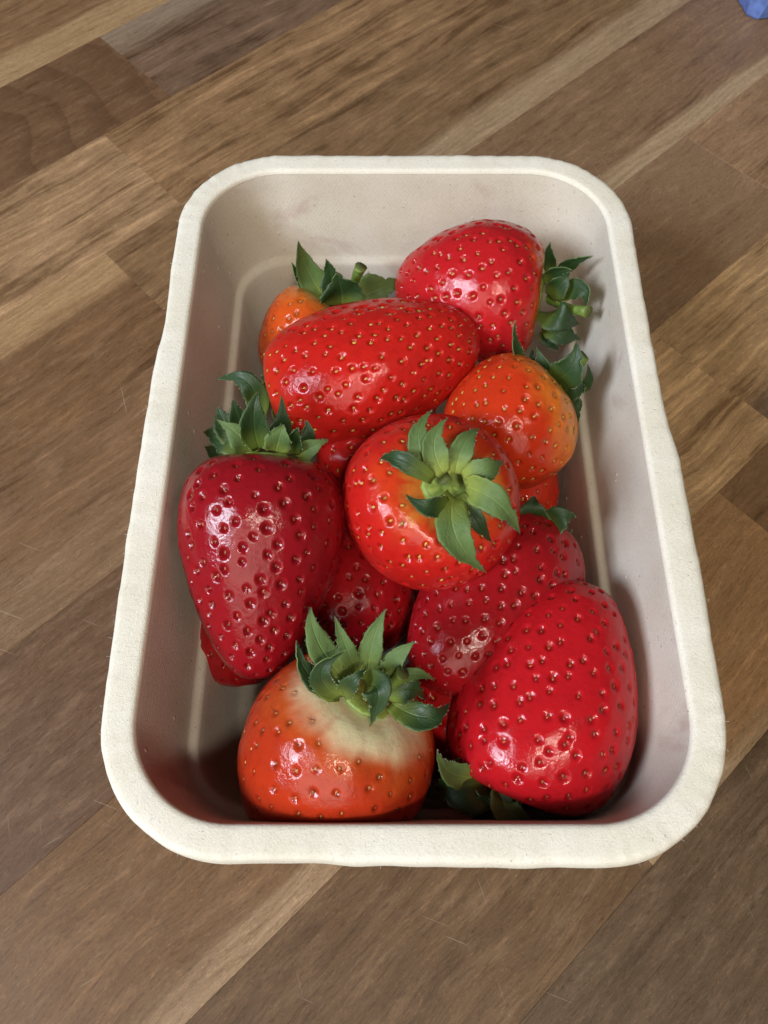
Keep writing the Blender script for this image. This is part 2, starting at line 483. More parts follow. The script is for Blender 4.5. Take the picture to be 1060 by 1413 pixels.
punnet = empty('punnet', (PX * MM, PY * MM, 0))
tag(punnet, 'cream moulded pulp punnet with a thick rounded rim holding the strawberries', 'punnet')
prof = [(5.0, 56.6), (4.6, 57.0), (1.6, 57.2), (0.4, 56.4), (-0.2, 55.9), (-0.75, 56.0), (-0.85, 56.9), (-0.55, 58.2), (-0.2, 59.35), (0.25, 59.85), (1.1, 60.02), (2.6, 60.02), (3.8, 60.0), (5.2, 60.0), (5.9, 59.9), (6.35, 59.5), (6.5, 58.8)]
v, f = loft(prof, {2: .4, 3: 1, 4: 1, 5: 1, 6: 1, 7: 1, 8: .9, 9: .8, 10: .6, 11: .4, 12: .2}, 0.0)
mesh_obj('rim', v, f, M_RIM, punnet)
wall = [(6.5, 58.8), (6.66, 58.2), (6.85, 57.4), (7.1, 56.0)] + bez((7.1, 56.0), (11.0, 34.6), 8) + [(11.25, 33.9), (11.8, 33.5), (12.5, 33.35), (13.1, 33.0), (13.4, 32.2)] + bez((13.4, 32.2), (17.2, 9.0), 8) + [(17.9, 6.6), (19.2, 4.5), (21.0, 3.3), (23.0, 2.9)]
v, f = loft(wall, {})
back = [(23.0, 0.4), (20.2, 0.6), (18.0, 2.0), (16.6, 5.0), (15.6, 9.0), (11.6, 31.5), (10.0, 34.0), (8.9, 35.6), (7.0, 46.0), (5.0, 57.0)]
v2, f2 = loft(back, {})
k0 = len(v)
v = v + v2
f = f + [tuple(a + k0 for a in q) for q in f2]
# small moulding nubs on the inside of the wall
rn = random.Random(12)
for q in range(46):
    i = rn.randrange(len(RD)); cx, cy, dx, dy = RD[i]
    t = rn.random(); hi = rn.random() < 0.6
    o, z = (7.1 + 3.9 * t, 56 - 21.4 * t) if hi else (13.4 + 3.8 * t, 32.2 - 23.2 * t)
    c = Vector((cx + dx * (RC - o) - PX, cy + dy * (RC - o) - PY - LEAN * (59.5 - z), z))
    nrm = Vector((-dx, -dy, 0.18)).normalized(); tx = nrm.cross(Vector((0, 0, 1))).normalized(); ty = nrm.cross(tx)
    rad = rn.uniform(0.5, 0.75); kk = len(v)
    for a in range(8):
        v.append((c + (tx * math.cos(a * math.pi / 4) + ty * math.sin(a * math.pi / 4)) * rad - nrm * 0.05) * MM)
    for a in range(8):
        v.append((c + (tx * math.cos(a * math.pi / 4) + ty * math.sin(a * math.pi / 4)) * rad * 0.62 + nrm * 0.12) * MM)
    v.append((c + nrm * 0.16) * MM)
    for a in range(8):
        b2 = (a + 1) % 8
        f.append((kk + a, kk + b2, kk + 8 + b2, kk + 8 + a)); f.append((kk + 8 + a, kk + 8 + b2, kk + 16))
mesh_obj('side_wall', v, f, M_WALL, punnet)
fl = [(cx + dx * (RC - 22.6) - PX, cy + dy * (RC - 22.6) - PY - LEAN * 57) for cx, cy, dx, dy in RD]
nfl = len(fl)
v = [(x * MM, y * MM, 2.95 * MM) for x, y in fl] + [(x * MM, y * MM, 0.38 * MM) for x, y in fl]
f = [tuple(range(nfl)), tuple(range(2 * nfl - 1, nfl - 1, -1))] + [(nfl + i, nfl + (i + 1) % nfl, (i + 1) % nfl, i) for i in range(nfl)]
mesh_obj('base', v, f, M_WALL, punnet, smooth=False)
# stray paper fibres along the rim's outer edge
v, f = [], []
rf = random.Random(8)
for q in range(520):
    i = rf.randrange(len(RD)); cx, cy, dx, dy = RD[i]
    r = RC - rf.uniform(-0.85, 0.9) + out_shift(i)
    p = Vector((cx + dx * r - PX, cy + dy * r - PY, rf.uniform(57.2, 59.8)))
    d = Vector((dx + rf.uniform(-.8, .8), dy + rf.uniform(-.8, .8), rf.uniform(-.5, .8))).normalized()
    sd = d.cross(Vector((0, 0, 1))).normalized() * 0.022
    up = d.cross(sd).normalized() * 0.02
    ln = rf.uniform(0.25, 0.9)
    bend = Vector((rf.uniform(-1, 1), rf.uniform(-1, 1), rf.uniform(-1, 1))) * 0.25 * ln
    kk = len(v)
    for t in (0, 0.5, 1):
        c = p + d * (ln * t - 0.15) + bend * t * t
        v += [(c + sd) * MM, (c - sd) * MM, (c + up) * MM]
    for a in (0, 3):
        for e in range(3):
            g = (e + 1) % 3
            f.append((kk + a + e, kk + a + g, kk + a + 3 + g, kk + a + 3 + e))
tag(mesh_obj('paper_fibres', v, f, M_FIBRE, punnet), kind='stuff')

# ------------------------------------------------------------------ strawberries (world millimetres)
BERRIES = [
    {'label': 'large red strawberry at the back right, its calyx against the punnet wall', 'rs': 1, 'c0': [46.49, 145.66, 47.0], 'c1': [3.33, 153.84, 44.0], 'R': 19.5, 'k': 0.3, 'a': 0.86, 'n': 230, 'red': (0.5, 0.014, 0.018), 'mid': (0.62, 0.07, 0.012), 'shoulder': (0.72, 0.45, 0.16), 'shw': (0.28, 0.5), 'midw': (0.45, 0.85), 'sc': 'o', 'rc': 6.5, 'u0': 0.5, 
     'leaves': [(47.44, 153.66, 48.0, 45.3, 154.1, 54.0, 45.26, 155.7, 58.0, 4.0, -0.09, -0.98, 0.18),
        (48.45, 153.63, 46.0, 51.88, 153.64, 52.0, 56.08, 150.53, 58.0, 4.0, -0.27, -0.96, -0.07),
        (44.93, 145.87, 52.0, 46.48, 145.89, 57.0, 49.29, 143.86, 60.0, 5.0, -0.46, -0.89, 0.03),
        (45.35, 144.08, 50.0, 47.16, 142.79, 56.0, 49.29, 145.21, 58.0, 5.5, -0.48, -0.81, 0.35),
        (46.26, 145.31, 48.0, 52.35, 140.81, 56.0, 53.71, 137.61, 52.0, 6.0, -0.74, -0.45, 0.51),
        (45.33, 141.91, 46.0, 47.36, 134.43, 52.0, 54.56, 139.25, 44.0, 9.0, -0.04, -0.69, 0.73),
        (45.4, 138.49, 44.0, 49.15, 133.89, 46.0, 55.86, 137.12, 40.0, 7.0, 0.17, -0.72, 0.68),
        (45.2, 138.83, 42.0, 46.88, 135.05, 42.0, 49.28, 134.62, 38.0, 5.0, -0.1, -0.73, 0.67)], 'stem': [46.08, 145.66, 47.0, 54.12, 135.19, 54.0, 1.15]},
    {'label': 'orange strawberry in the back left corner, mostly hidden, green leaves standing up', 'rs': 2, 'c0': [-13.88, 151.2, 40.0], 'c1': [-30.76, 133.01, 24.0], 'R': 16, 'k': 0.15, 'a': 0.8, 'n': 120, 'red': (0.62, 0.09, 0.012), 'mid': (0.66, 0.16, 0.02), 'shoulder': (0.62, 0.38, 0.12), 'shw': (0.35, 0.8), 'midw': (0.7, 1.3), 'sc': 'o', 'rc': 6, 'u0': 0.7, 'pit': 0.35, 
     'leaves': [(-15.73, 149.59, 40.0, -21.25, 152.61, 50.0, -22.64, 151.99, 62.0, 8.5, 0.34, -0.92, 0.21, 1.0),
        (-18.45, 149.59, 40.0, -23.01, 151.77, 46.0, -25.56, 154.16, 52.0, 4.5, 0.71, -0.41, 0.58),
        (-14.13, 149.2, 42.0, -14.67, 151.81, 48.0, -15.94, 153.32, 54.0, 8.0, 0.15, -0.93, 0.34),
        (-11.88, 146.18, 44.0, -12.0, 146.63, 50.0, -12.94, 147.48, 55.0, 13.0, 0.15, -0.98, 0.13),
        (-7.37, 151.73, 40.0, -2.09, 153.2, 42.0, 5.48, 156.99, 42.0, 10.0, 0.13, -0.62, 0.77, 1.0),
        (-7.4, 153.62, 40.0, -6.51, 154.55, 42.0, -5.64, 155.99, 44.0, 6.0, -0.08, -0.84, 0.53)], 'stem': [-9.77, 149.47, 42.0, -6.34, 150.72, 54.0, 1.25]},
    {'label': 'long bright red strawberry lying crosswise near the back of the pile', 'rs': 3, 'c0': [-33.27, 116.6, 38.0], 'c1': [24.85, 129.14, 52.0], 'R': 18.9, 'k': 0.2, 'a': 0.82, 'n': 300, 'red': (0.56, 0.017, 0.012), 'mid': (0.6, 0.03, 0.012), 'shoulder': (0.62, 0.12, 0.03), 'sc': 'y', 'tipdense': 1.0, 'u0': 0.55, 'seed': 0.8, 'auto': (6, 6, 0.0), 'rc': 5},
    {'label': 'big dark red cone shaped strawberry lying against the left wall', 'rs': 4, 'c0': [-27.1, 91.07, 57.0], 'c1': [-29.83, 40.99, 40.0], 'R': 19.2, 'k': 0.4, 'a': 0.7, 'n': 225, 'red': (0.285, 0.007, 0.013), 'mid': (0.33, 0.01, 0.014), 'shoulder': (0.4, 0.22, 0.1), 'shw': (0.2, 0.34), 'midw': (0.34, 0.5), 'sc': 'r', 'rc': 7, 'u0': 0.5, 'pit': 0.72, 'dent': 0.05, 
     'leaves': [(-29.54, 98.03, 60.0, -30.94, 101.37, 70.0, -39.32, 104.99, 66.0, 5.5, 0.13, -0.54, 0.83),
        (-29.34, 90.88, 58.0, -29.32, 92.97, 68.0, -27.92, 97.65, 72.0, 6.5, 0.14, -0.9, 0.42),
        (-31.48, 90.08, 57.0, -33.53, 92.04, 62.0, -38.63, 95.31, 64.0, 6.5, 0.3, -0.59, 0.75, 1.0),
        (-25.54, 90.1, 58.0, -23.82, 90.84, 64.0, -22.87, 92.88, 66.0, 6.0, -0.08, -0.93, 0.35, 1.0),
        (-26.73, 93.45, 57.0, -23.94, 94.39, 62.0, -23.5, 99.39, 68.0, 6.0, 0.0, -0.88, 0.47),
        (-21.39, 90.08, 57.0, -20.9, 91.07, 62.0, -19.37, 91.92, 66.0, 5.0, -0.06, -0.97, 0.21),
        (-20.61, 89.67, 56.0, -16.86, 90.31, 60.0, -13.05, 92.26, 60.0, 5.0, -0.19, -0.63, 0.76, 1.0),
        (-19.82, 91.05, 56.0, -17.85, 93.64, 60.0, -18.29, 96.37, 62.0, 4.0, 0.04, -0.75, 0.66),
        (-34.98, 93.2, 54.0, -39.69, 96.85, 54.0, -45.32, 100.52, 50.0, 8.0, -0.46, -0.17, 0.87),
        (-34.27, 95.22, 54.0, -38.28, 99.12, 56.0, -40.36, 103.01, 58.0, 8.0, 0.1, -0.39, 0.91),
        (-32.46, 96.66, 55.0, -34.75, 98.64, 60.0, -35.27, 101.08, 64.0, 5.0, 0.34, -0.8, 0.5),
        (-35.96, 92.36, 53.0, -41.15, 94.69, 50.0, -45.62, 98.68, 46.0, 5.0, -0.65, -0.18, 0.74)]},
    {'label': 'bright red strawberry on top of the pile, calyx facing up with spread leaves', 'rs': 5, 'c0': [14.73, 75.94, 71.0], 'c1': [5.76, 84.55, 30.0], 'R': 20.3, 'k': 0.12, 'a': 0.8, 'n': 250, 'red': (0.55, 0.016, 0.012), 'mid': (0.6, 0.05, 0.012), 'shoulder': (0.62, 0.19, 0.03), 'shw': (0.24, 0.45), 'midw': (0.42, 0.95), 'sc': 'y', 'rc': 6.2, 'u0': 0.46, 'lw': 0.84, 'pit': 0.6, 'dent': 0.1, 'hairs': 0.75, 'lump': 0.06, 
     'leaves': [(10.45, 75.74, 74.0, 7.04, 81.72, 78.0, 10.23, 88.98, 78.0, 5.5, -0.05, -0.29, 0.96, 1.0),
        (12.41, 75.42, 74.58, 10.23, 80.09, 79.0, 13.02, 85.56, 80.0, 6.0, -0.06, -0.47, 0.88, 1.0),
        (14.83, 75.74, 74.0, 16.42, 80.34, 78.0, 20.21, 85.58, 76.0, 6.0, 0.06, -0.23, 0.97, 1.0),
        (16.36, 74.75, 74.0, 20.86, 74.57, 78.0, 25.09, 78.82, 74.0, 6.5, 0.17, -0.36, 0.92, 1.0),
        (16.86, 73.08, 73.42, 22.61, 67.53, 77.0, 28.67, 65.13, 67.0, 8.0, 0.05, -0.58, 0.81, 1.0),
        (14.34, 70.94, 73.42, 14.39, 60.82, 75.0, 21.72, 57.87, 63.0, 9.0, 0.02, -0.62, 0.79, 1.0),
        (15.57, 71.43, 73.42, 19.15, 64.9, 73.0, 22.75, 63.57, 66.0, 5.0, 0.07, -0.65, 0.76),
        (10.24, 74.35, 74.0, 3.11, 76.92, 78.0, -0.93, 80.29, 72.0, 5.0, -0.34, -0.35, 0.87),
        (13.31, 69.02, 74.58, 8.55, 65.6, 79.0, 4.2, 69.14, 78.0, 5.0, 0.3, -0.47, 0.83)], 'stem': [13.23, 75.85, 70.5, 12.45, 75.43, 72.6, 1.1]},
    {'label': 'small round orange strawberry by the right wall, green calyx to the upper right', 'rs': 6, 'c0': [45.14, 116.98, 48.0], 'c1': [20.72, 96.96, 40.0], 'R': 17.6, 'k': 0.05, 'a': 0.84, 'n': 175, 'red': (0.6, 0.042, 0.01), 'mid': (0.7, 0.19, 0.022), 'shoulder': (0.66, 0.26, 0.05), 'shw': (0.3, 0.6), 'midw': (0.55, 1.4), 'blush': (1, -0.2, -0.1, 0.8), 'sc': 'y', 'rc': 6.5, 'u0': 0.42, 'pit': 0.42, 
     'leaves': [(36.88, 119.91, 50.0, 33.24, 120.75, 58.0, 32.38, 124.08, 64.0, 3.0, 0.49, -0.78, 0.39),
        (40.95, 116.71, 50.0, 40.04, 116.94, 55.0, 38.36, 120.75, 58.0, 5.0, -0.07, -0.9, 0.43),
        (43.54, 116.26, 50.0, 46.43, 114.09, 58.0, 47.36, 119.44, 62.0, 8.0, -0.45, -0.82, 0.36),
        (44.92, 114.71, 48.0, 48.26, 111.96, 52.0, 51.78, 114.46, 50.0, 7.0, -0.25, -0.55, 0.8),
        (49.66, 116.09, 46.0, 52.47, 115.58, 50.0, 51.99, 118.13, 54.0, 3.5, 0.01, -0.97, 0.24),
        (47.5, 113.58, 46.0, 49.44, 110.43, 46.0, 51.26, 108.29, 42.0, 5.0, -0.15, -0.66, 0.73),
        (39.58, 118.31, 50.0, 38.21, 119.59, 52.0, 38.55, 123.37, 54.0, 4.0, -0.18, -0.63, 0.75)], 'stem': [45.13, 117.17, 50.0, 50.94, 119.57, 56.0, 1.1]},
    {'label': 'dark red strawberry under the topmost one, its tip pointing to the lower left', 'rs': 7, 'c0': [42.53, 81.86, 35.0], 'c1': [9.97, 39.89, 39.0], 'R': 17.0, 'k': 0.16, 'a': 0.8, 'n': 250, 'red': (0.33, 0.008, 0.012), 'mid': (0.38, 0.012, 0.013), 'shoulder': (0.5, 0.08, 0.03), 'shw': (0.2, 0.4), 'midw': (0.4, 0.6), 'sc': 'r', 'rc': 5, 'u0': 0.45, 'pit': 0.62, 
     'leaves': [(36.89, 78.15, 44.0, 35.36, 78.83, 50.0, 36.21, 82.68, 50.0, 7.0, -0.17, -0.8, 0.58),
        (39.23, 76.6, 44.0, 41.57, 75.99, 52.0, 45.32, 76.73, 50.0, 7.0, -0.61, -0.47, 0.63),
        (41.92, 76.52, 42.0, 42.64, 74.18, 46.0, 45.95, 76.6, 44.0, 4.0, -0.4, -0.4, 0.82)]},
    {'label': 'big red strawberry in the near right corner with its blunt tip up', 'rs': 8, 'c0': [28.4, 13.39, 32.0], 'c1': [47.37, 61.27, 47.0], 'R': 19.6, 'k': 0.32, 'a': 0.74, 'n': 240, 'red': (0.5, 0.01, 0.016), 'mid': (0.48, 0.012, 0.016), 'shoulder': (0.5, 0.1, 0.04), 'shw': (0.2, 0.34), 'midw': (0.34, 0.5), 'sc': 'r', 'rc': 7, 'u0': 0.5, 'pit': 0.55, 
     'leaves': [(21.2, 19.55, 40.0, 13.9, 19.63, 47.0, 10.91, 23.15, 53.0, 6.0, 0.63, -0.45, 0.63, 1.0),
        (22.38, 18.77, 39.0, 15.66, 17.17, 43.0, 10.93, 17.32, 40.0, 13.0, 0.1, -0.08, 0.99),
        (19.17, 17.72, 36.0, 12.63, 17.52, 38.0, 6.57, 14.89, 34.0, 4.0, -0.13, -0.11, 0.99, 1.0),
        (23.42, 17.32, 40.0, 22.63, 13.51, 42.0, 17.21, 9.58, 36.0, 8.0, -0.28, -0.26, 0.93),
        (25.71, 16.59, 40.0, 26.2, 11.94, 44.0, 34.03, 9.48, 38.0, 7.0, 0.03, -0.23, 0.97, 1.0),
        (32.41, 15.07, 22.0, 39.68, 11.51, 18.0, 45.87, 12.72, 14.0, 4.0, 0.47, -0.2, 0.86)]},
    {'label': 'orange strawberry with a broad pale shoulder and upright leaves in the near left', 'rs': 9, 'c0': [-2.37, 34.7, 58.0], 'c1': [-20.17, 12.12, 23.5], 'R': 20.8, 'k': 0.1, 'a': 0.82, 'n': 190, 'red': (0.47, 0.038, 0.01), 'mid': (0.54, 0.095, 0.016), 'shoulder': (0.85, 0.8, 0.5), 'shw': (0.26, 0.78), 'midw': (0.56, 1.12), 'streak': 0.03, 'sc': 'o', 'rc': 5.8, 'u0': 0.62, 'lw': 0.8, 'pit': 0.36, 'pit_r': 0.27, 'dent': 0.06, 'hairs': 1.25, 'lump': 0.06, 'seed': 0.62, 
     'leaves': [(-6.53, 34.09, 61.75, -12.52, 40.43, 71.0, -13.71, 46.05, 76.0, 7.5, 0.3, -0.65, 0.7, 1.0),
        (-8.75, 32.9, 60.25, -14.56, 35.47, 66.0, -16.83, 41.29, 70.0, 6.0, 0.66, -0.21, 0.72),
        (-4.93, 35.83, 61.75, -7.41, 40.14, 70.0, -9.41, 44.97, 74.0, 4.5, 0.26, -0.73, 0.64, 1.0),
        (-3.3, 35.83, 61.75, -2.24, 41.0, 70.0, 0.42, 46.42, 74.0, 6.5, -0.13, -0.73, 0.67, 1.0),
        (-1.12, 35.17, 61.75, 2.39, 38.39, 68.0, 6.03, 41.14, 70.0, 5.0, -0.36, -0.58, 0.73, 1.0),
        (0.51, 34.42, 60.25, 5.66, 35.75, 66.0, 10.26, 35.72, 60.0, 4.0, 0.05, -0.22, 0.97, 1.0),
        (0.51, 32.25, 60.25, 4.98, 33.37, 64.0, 8.37, 32.35, 58.0, 7.0, 0.27, -0.22, 0.94),
        (1.6, 31.47, 58.75, 8.51, 28.15, 62.0, 13.36, 32.06, 58.0, 7.0, 0.07, -0.18, 0.98),
        (-3.79, 33.97, 63.25, -1.08, 31.15, 71.0, -2.82, 26.35, 62.0, 8.5, 0.0, -0.16, 0.99),
        (-8.65, 32.04, 61.75, -11.98, 34.79, 70.0, -7.15, 38.74, 72.0, 5.5, -0.01, -0.84, 0.55),
        (-8.12, 32.36, 61.75, -6.16, 33.14, 70.0, -3.31, 35.91, 70.0, 5.0, -0.44, -0.7, 0.56)], 'stem': [-1.44, 33.81, 62.0, 3.63, 35.56, 68.0, 1.1]},
    {'label': 'dark red strawberry deep in the pile between the left and topmost ones', 'rs': 10, 'res': 0.7, 'c0': [-14.92, 80.81, 20.0], 'c1': [-0.71, 52.76, 31.0], 'R': 17.5, 'k': 0.1, 'a': 0.8, 'n': 150, 'red': (0.36, 0.008, 0.012), 'mid': (0.4, 0.01, 0.012), 'shoulder': (0.4, 0.05, 0.03), 'sc': 'r'},
    {'label': 'dark red strawberry low between the pale shouldered one and the near right one', 'rs': 11, 'res': 0.7, 'c0': [23.06, 28.3, 12.0], 'c1': [8.84, 47.06, 30.0], 'R': 16.5, 'k': 0.1, 'a': 0.8, 'n': 150, 'red': (0.42, 0.01, 0.012), 'mid': (0.44, 0.012, 0.012), 'shoulder': (0.4, 0.05, 0.03), 'sc': 'o'},
    {'label': 'orange red strawberry sliver low behind the topmost one, beside the right wall', 'rs': 12, 'res': 0.6, 'c0': [36.78, 111.37, 14.0], 'c1': [32.65, 84.97, 30.0], 'R': 14, 'k': 0.1, 'a': 0.8, 'n': 110, 'red': (0.58, 0.03, 0.01), 'mid': (0.6, 0.05, 0.012), 'shoulder': (0.5, 0.1, 0.03), 'sc': 'y'},
    {'label': 'dark red strawberry peeping out beneath the big left cone shaped one', 'rs': 13, 'res': 0.6, 'c0': [-31.83, 74.59, 14.0], 'c1': [-40.04, 44.39, 30.0], 'R': 14.5, 'k': 0.1, 'a': 0.8, 'n': 100, 'red': (0.38, 0.008, 0.012), 'mid': (0.4, 0.01, 0.012), 'shoulder': (0.4, 0.05, 0.03), 'sc': 'r'},
    {'label': 'red strawberry peeping out below the long crosswise one', 'rs': 14, 'res': 0.6, 'c0': [7.82, 137.19, 18.0], 'c1': [-12.14, 93.86, 37.0], 'R': 15, 'k': 0.1, 'a': 0.8, 'n': 130, 'red': (0.52, 0.014, 0.012), 'mid': (0.5, 0.02, 0.012), 'shoulder': (0.5, 0.05, 0.03), 'sc': 'y'},
    {'label': 'pale sliver of a strawberry in the near left corner, below the pale shouldered one', 'rs': 15, 'res': 0.5, 'c0': [-27.86, 16.7, 16.0], 'c1': [-15.94, 14.37, 14.0], 'R': 11, 'k': 0.1, 'a': 0.8, 'n': 90, 'red': (0.5, 0.05, 0.012), 'mid': (0.6, 0.2, 0.05), 'shoulder': (0.6, 0.55, 0.28), 'shw': (0.8, 1.2), 'midw': (1.1, 1.6), 'sc': 'y', 'u0': 1.0},
]


def lumps(rng, dirs, amp):
    out = np.zeros(len(dirs))
    for k in range(14):
        d = rng.normal(size=3); d /= np.linalg.norm(d)
        out += np.sin(dirs @ d * rng.uniform(1.5, 4.5) + rng.uniform(0, 6.28)) * rng.uniform(0.3, 1.0)
    return out / 4.0 * amp


def frame(axis):
    a = axis / np.linalg.norm(axis)
    h = np.array([0.0, 0.0, 1.0]) if abs(a[2]) < 0.9 else np.array([0.0, 1.0, 0.0])
    x = np.cross(h, a); x /= np.linalg.norm(x)
    return x, np.cross(a, x), a


def mixc(a, b, t):
    return a + (b - a) * t[:, None]


def strawberry(S):
    rng = np.random.default_rng(S['rs'])
    c0, c1 = np.array(S['c0'], float), np.array(S['c1'], float)
    L, R, k, a_, dent = np.linalg.norm(c0 - c1), S['R'], S['k'], S['a'], S.get('dent', 0.09)
    ex, ey, ez = frame(c0 - c1)
    q = S.get('res', 1.0)
    nu, nv = int(176 * q), int(318 * q)
    uu = np.linspace(0.0, math.pi, nu + 1)
    prof = np.sin(uu).clip(0) ** a_ * (1 + k * np.cos(uu))
    pk = prof.max()

    def surf(u, ph):
        d = np.stack([np.sin(u) * np.cos(ph), np.sin(u) * np.sin(ph), np.cos(u)], -1)
        lrng = np.random.default_rng(S['rs'] + 99)
        lm = lumps(lrng, d, S.get('lump', 0.075))
        r = R * np.sin(u).clip(0) ** a_ * (1 + k * np.cos(u)) / pk * (1 + lm)
        z = L * (0.5 + 0.5 * np.cos(u)) - dent * L * np.exp(-(u / 0.42) ** 2)
        return np.stack([r * np.cos(ph) * S.get('fx', 1.0), r * np.sin(ph) * S.get('fy', 1.0), z], -1)

    # grid without repeated pole vertices
    U, V = np.meshgrid(uu[1:-1], np.arange(nv) * 2 * math.pi / nv, indexing='ij')
    U, V = U.ravel(), V.ravel()
    U = np.concatenate([[1e-4], U, [math.pi - 1e-4]]); V = np.concatenate([[0], V, [0]])
    P = surf(U, V)
    e = 2e-3
    du = surf(np.clip(U + e, 1e-4, math.pi - 1e-4), V) - surf(np.clip(U - e, 1e-4, math.pi - 1e-4), V)
    dv = surf(U, V + e) - surf(U, V - e)
    N = np.cross(du, dv)
    N /= np.linalg.norm(N, axis=1)[:, None] + 1e-12
    N[0] = (0, 0, 1); N[-1] = (0, 0, -1)
    # achenes in spiral order, evenly spread over the surface
    gu = np.linspace(S.get('u0', 0.5), math.pi - 0.08, 500)
    g = surf(gu, np.zeros_like(gu)); gr = np.hypot(g[:, 0], g[:, 1])
    ds = np.concatenate([[0], np.linalg.norm(np.diff(g, axis=0), axis=1)])
    dens = 1 + S.get('tipdense', 0.4) * (gu / math.pi) ** 2
    cum = np.cumsum(gr * ds * dens); cum /= cum[-1]
    n = int(S['n'] * 1.28)
    i = np.arange(n) + 0.5
    su = np.interp(i / n, cum, gu) + rng.normal(size=n) * 0.016
    sv = i * 2.399963 + rng.normal(size=n) * 0.055
    Q = surf(su, sv)
    spacing = math.sqrt(2 * math.pi * (gr * ds).sum() / n)
    r0 = spacing * S.get('pit_r', 0.325)
    rad = r0 * (1 - 0.28 * (su / math.pi) ** 2) * rng.uniform(0.74, 1.16, n)
    # fade dimples towards the shoulder
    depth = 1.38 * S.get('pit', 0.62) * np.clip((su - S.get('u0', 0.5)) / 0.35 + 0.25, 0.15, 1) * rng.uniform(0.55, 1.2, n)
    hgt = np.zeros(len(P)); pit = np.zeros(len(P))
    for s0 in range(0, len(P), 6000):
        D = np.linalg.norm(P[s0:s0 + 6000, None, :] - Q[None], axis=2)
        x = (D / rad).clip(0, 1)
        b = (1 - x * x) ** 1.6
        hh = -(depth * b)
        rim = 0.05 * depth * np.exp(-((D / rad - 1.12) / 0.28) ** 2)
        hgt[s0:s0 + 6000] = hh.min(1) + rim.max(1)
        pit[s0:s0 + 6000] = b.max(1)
    dd = np.stack([np.sin(U) * np.cos(V), np.sin(U) * np.sin(V), np.cos(U)], -1)
    hgt += lumps(np.random.default_rng(S['rs'] + 55), dd * 3.2, 0.20) + lumps(np.random.default_rng(S['rs'] + 56), dd * 8.0, 0.07)
    P2 = P + N * hgt[:, None]
    # colours: what the fruit itself has, from pale shoulder to ripe tip
    red, sh, mid = (np.array(S[c], float) for c in ('red', 'shoulder', 'mid'))
    d = np.stack([np.sin(U) * np.cos(V), np.sin(U) * np.sin(V), np.cos(U)], -1)
    nz = lumps(np.random.default_rng(S['rs'] + 7), d * 2.2, 1.0)
    nzf = lumps(np.random.default_rng(S['rs'] + 8), d * 6.0, 1.0)
    # a side that ripened less
    bl = S.get('blush')
    ub = U.copy()
    if bl is not None:
        bd = np.array(bl[:3]); bd = np.array([bd @ ex, bd @ ey, bd @ ez]); bd /= np.linalg.norm(bd)
        ub = ub - bl[3] * np.clip(d @ bd, 0, 1)
    st = sum(np.sin(V * kk + pp) * aa for kk, pp, aa in zip((7, 13, 19, 29, 41), rng.uniform(0, 6.28, 5), (1, .8, .8, .6, .5))) / 2.0
    ub = ub + S.get('streak', 0.05) * st
    w1, w2 = S.get('shw', (0.30, 0.55)), S.get('midw', (0.5, 1.1))
    t1 = np.clip((ub + 0.09 * nz + 0.07 * nzf - w1[0]) / (w1[1] - w1[0]), 0, 1); t1 = t1 * t1 * (3 - 2 * t1)
    t2 = np.clip((ub + 0.16 * nz + 0.10 * nzf - w2[0]) / (w2[1] - w2[0]), 0, 1); t2 = t2 * t2 * (3 - 2 * t2)
    c = mixc(np.repeat(sh[None], len(U), 0), mid[None], t1)
    c = c + (red[None] - c) * t2[:, None]
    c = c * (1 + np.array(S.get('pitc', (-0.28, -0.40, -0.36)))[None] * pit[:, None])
    W = c1[None] + P2[:, :1] * ex + P2[:, 1:2] * ey + P2[:, 2:] * ez
    lo = W[:, 2].min()
    base = np.array([W[:, 0].mean(), W[:, 1].mean(), lo])
    root = empty('strawberry', Vector(base * MM))
    tag(root, S['label'], 'strawberry', 'strawberries in the punnet')
    m = nu - 1
    fs = []
    for r in range(m - 1):
        o0 = 1 + r * nv; o1 = o0 + nv
        fs += [(o0 + j, o1 + j, o1 + (j + 1) % nv, o0 + (j + 1) % nv) for j in range(nv)]
    fs += [(0, 1 + j, 1 + (j + 1) % nv) for j in range(nv)]
    last = 1 + m * nv; o0 = 1 + (m - 1) * nv
    fs += [(o0 + j, last, o0 + (j + 1) % nv) for j in range(nv)]
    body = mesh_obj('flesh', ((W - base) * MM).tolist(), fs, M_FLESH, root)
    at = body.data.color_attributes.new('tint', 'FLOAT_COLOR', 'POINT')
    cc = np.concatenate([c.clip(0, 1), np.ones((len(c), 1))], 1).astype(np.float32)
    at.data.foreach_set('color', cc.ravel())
    # seeds: one small pip at the bottom of each dimple
    e = 2e-3
    qu = surf(su + e, sv) - surf(su - e, sv); qu /= np.linalg.norm(qu, axis=1)[:, None]
    qv = surf(su, sv + e) - surf(su, sv - e); qv /= np.linalg.norm(qv, axis=1)[:, None]
    qn = np.cross(qu, qv); qn /= np.linalg.norm(qn, axis=1)[:, None]
    qv = np.cross(qn, qu)
    sv_, sf_ = [], []
    ss = 0.68 * S.get('seed', 0.78)
